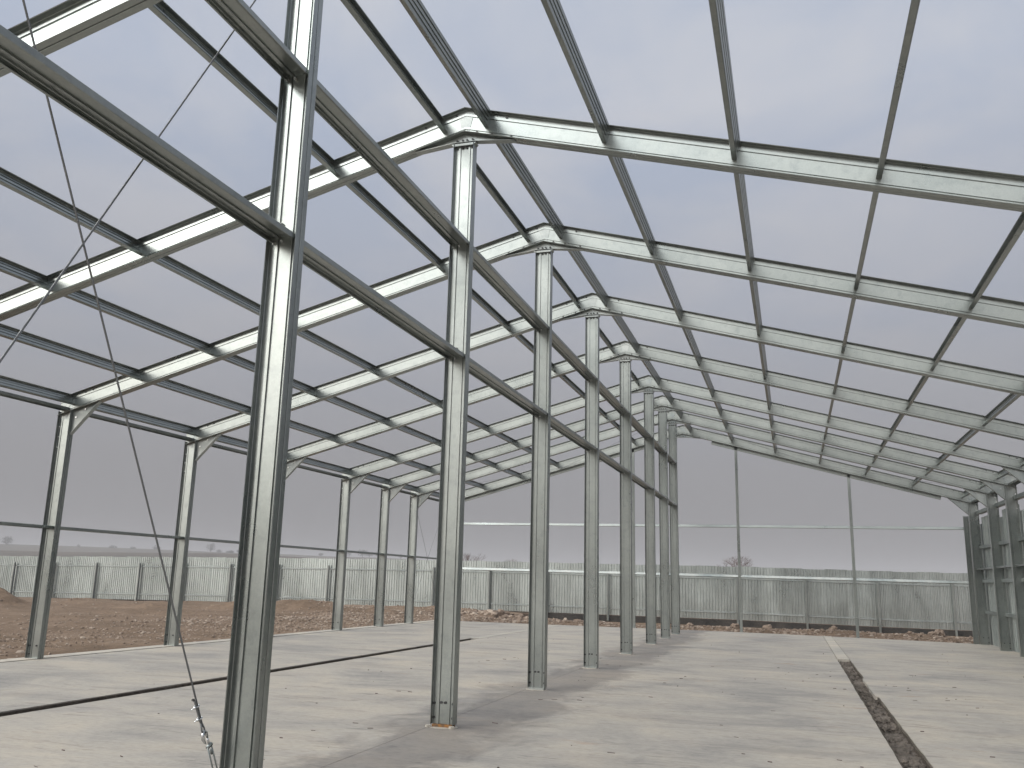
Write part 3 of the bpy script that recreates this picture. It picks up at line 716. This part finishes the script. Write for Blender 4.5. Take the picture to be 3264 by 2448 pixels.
# broken grout around the foot of the second column
for bx, by, lab in ((-.15, -.07, 'left'), (.13, -.08, 'right')):
    o = link('grout_lump', MB().prism([(-.028, -.02), (.0, -.03), (.03, -.01), (.022, .02), (-.015, .026)], 'z', 0, .026).me('grout_lump', CONC2)); o.location = (bx, YF[1]+by, .001)
    tag(o, 'small pale lump of broken grout at the %s foot corner of the second central column' % lab, 'grout lump', 'grout lumps at the second column')

# ------------------------------------------------------------------ hills, trees
def at_px(u, v, dist):
    d = F_ + R_*((u-1632)/FPX) - U_*((v-1224)/FPX); k = dist/math.hypot(d.x, d.y); return CAM + d*k
def hill(name, r_crest, prof, r0, r1, back=.8):
    az = np.radians(np.arange(-100, 80, .5)); rs = np.array([r0, (r0+r_crest)/2, r_crest*.93, r_crest, r_crest*1.08, r1]); v = []; f = []
    for a in az:
        h = float(np.interp(math.degrees(a), [p[0] for p in prof], [p[1] for p in prof])) + float(vnoise(np.array(math.degrees(a)+200), np.array(r_crest), 3.3, 71))*1.0
        for r, k in zip(rs, (0, .45, .9, 1, .97, back)):
            v.append((CAM.x+r*math.sin(a), CAM.y+r*math.cos(a), -.9+(h+.9)*k))
    n = len(rs)
    for i in range(len(az)-1):
        for j in range(n-1): f.append((i*n+j, (i+1)*n+j, (i+1)*n+j+1, i*n+j+1))
    tag(link(name, mesh(name, v, f, HILL, True)), kind='structure')
# crest heights from the skyline in the picture: azimuth (deg) -> height at that distance
hill('hill', 780, [(-100, 17), (-52, 19.4), (-44, 19.9), (-38, 19.2), (-34, 18.4), (-27, 18.2), (-22, 17), (-15, 13), (0, 9), (40, 8), (80, 8)], 380, 1200)
hill('low_rise', 420, [(-100, 7), (-52, 8.3), (-44, 8.8), (-38, 9.8), (-35, 10.4), (-30, 9.4), (-24, 8), (-15, 6), (40, 5), (80, 5)], 200, 700, .6)

def tree(lab, u, v_base, dist, h, spread, m, bare=True, seed=0, group=None, z=None):
    rd = random.Random(seed); b = at_px(u, v_base, dist)
    if z is not None: b.z = z
    t = empty('bare_tree' if bare else 'round_tree', b); tag(t, lab, 'tree', group)
    tr = MB(); tw = MB()
    def grow(p, d, L, r, lev):
        q = p + d*L; mid = (p+q)/2 + Vector((rd.uniform(-1, 1), rd.uniform(-1, 1), 0))*L*.06
        (tr if lev < 2 else tw).tube([p, mid, q], [r, r*.82, r*.65], 5 if lev < 2 else 3)
        if lev >= 5: return
        k = rd.choice((3, 4)) if lev else 6
        for i in range(k):
            s = spread*(.7+.4*rd.random()); a = rd.uniform(0, 6.283)
            nd = (d + Vector((math.cos(a)*s, math.sin(a)*s, rd.uniform(-.1, .35)))).normalized()
            st = p + d*L*(1 if lev else rd.uniform(.6, 1))
            grow(st, nd, L*rd.uniform(.58, .82) if lev else h*.30*rd.uniform(.8, 1.2), r*.55, lev+1)
    grow(Vector((0, 0, 0)), Vector((0, 0, 1)), h*.3, h*.022, 0)
    link('trunk', tr.me('trunk', m), t); link('crown', tw.me('crown', m), t)
tree('bare reddish tree rising behind the fence, right of the second central column', 1492, 1800, 105, 3.4, .55, BARK, seed=3, z=.9)
tree('leafless bush like tree behind the fence beside the left gable post', 2347, 1822, 78, 3.0, .9, BARK, seed=5, z=1.0)
tree('tiny bare tree top behind the fence between the second and third columns', 1640, 1800, 140, 2.7, .6, BARK, seed=8, z=1.6)
def far_tree(lab, u, v, dist, w, h, seed):
    b = at_px(u, v, dist); t = empty('hill_tree', b+Vector((0, 0, -1))); tag(t, lab, 'tree', 'small trees on the hazy skyline')
    link('trunk', MB().tube([(0, 0, 0), (0, 0, 1+h*.5)], [w*.05, w*.03], 5).me('trunk', FARTREE), t)
    rg = np.random.default_rng(seed); n = 420; d = rg.normal(size=(n, 3)); d /= np.linalg.norm(d, axis=1)[:, None]
    rad = rg.random(n)**.4; p = d*rad[:, None]*np.array([w/2, w/2, h*.36])*(1+.25*np.sin(d[:, :1]*5+seed)) + np.array([0, 0, 1+h*.62])
    vs = (p[:, None]+rg.normal(size=(n, 3, 3))*w*.045).reshape(-1, 3); fs = np.arange(n*3).reshape(-1, 3)
    link('crown', mesh('crown', vs.tolist(), fs.tolist(), FARTREE), t)
FT = [(20, 1746, 7.5, 8, 'round tree alone on the hazy skyline at the far left'), (249, 1753, 2.6, 4, 'tiny pointed tree on the skyline right of the leftmost column'),
      (358, 1757, 6, 4, 'low spreading tree on the skyline above the second visible fence post'), (422, 1760, 4.5, 4, 'small bushy tree on the skyline left of the near cable'),
      (497, 1762, 5, 5, 'small tree on the skyline right behind the near cable'), (671, 1764, 6.2, 7.5, 'round tree on a thin trunk left of the nearest column'),
      (698, 1766, 4, 3.2, 'low bush tree just right of the round one by the nearest column'), (732, 1768, 6, 3, 'wide low tree on the skyline near the nearest column'),
      (761, 1768, 4, 4, 'small tree on the skyline touching the left edge of the nearest column'), (1022, 1775, 4, 3, 'tiny faint tree on the skyline right of the nearest column'),
      (1113, 1777, 3.5, 5, 'thin faint tree on the skyline right of the fourth left column'), (1155, 1779, 7.5, 6.5, 'largest tree of the skyline clump between fourth and fifth left columns'),
      (1178, 1779, 4.5, 4.5, 'middle tree of the skyline clump between fourth and fifth left columns'), (1203, 1780, 4.5, 5.5, 'rightmost tree of the skyline clump between fourth and fifth left columns'),
      (1277, 1782, 3.5, 3.5, 'tiny tree on the skyline between the fifth and sixth left columns')]
for k, (u, v, w, h, lab) in enumerate(FT): far_tree(lab, u, v, 760, w*1.1, h*1.1, 100+k)

# ------------------------------------------------------------------ haze
HAZE = True
if HAZE:
    m = bpy.data.materials.new('haze'); m.use_nodes = True; nt = m.node_tree; nt.nodes.clear()
    o = nt.nodes.new('ShaderNodeOutputMaterial'); pv = nt.nodes.new('ShaderNodeVolumePrincipled'); nt.links.new(pv.outputs[0], o.inputs['Volume'])
    pv.inputs['Color'].default_value = (.74, .73, .76, 1); pv.inputs['Density'].default_value = .0009; pv.inputs['Anisotropy'].default_value = .0
    tag(link('haze', MB().box((-1500, -1500, -2.2), (1500, 1500, 34)).me('haze', m)), kind='stuff')
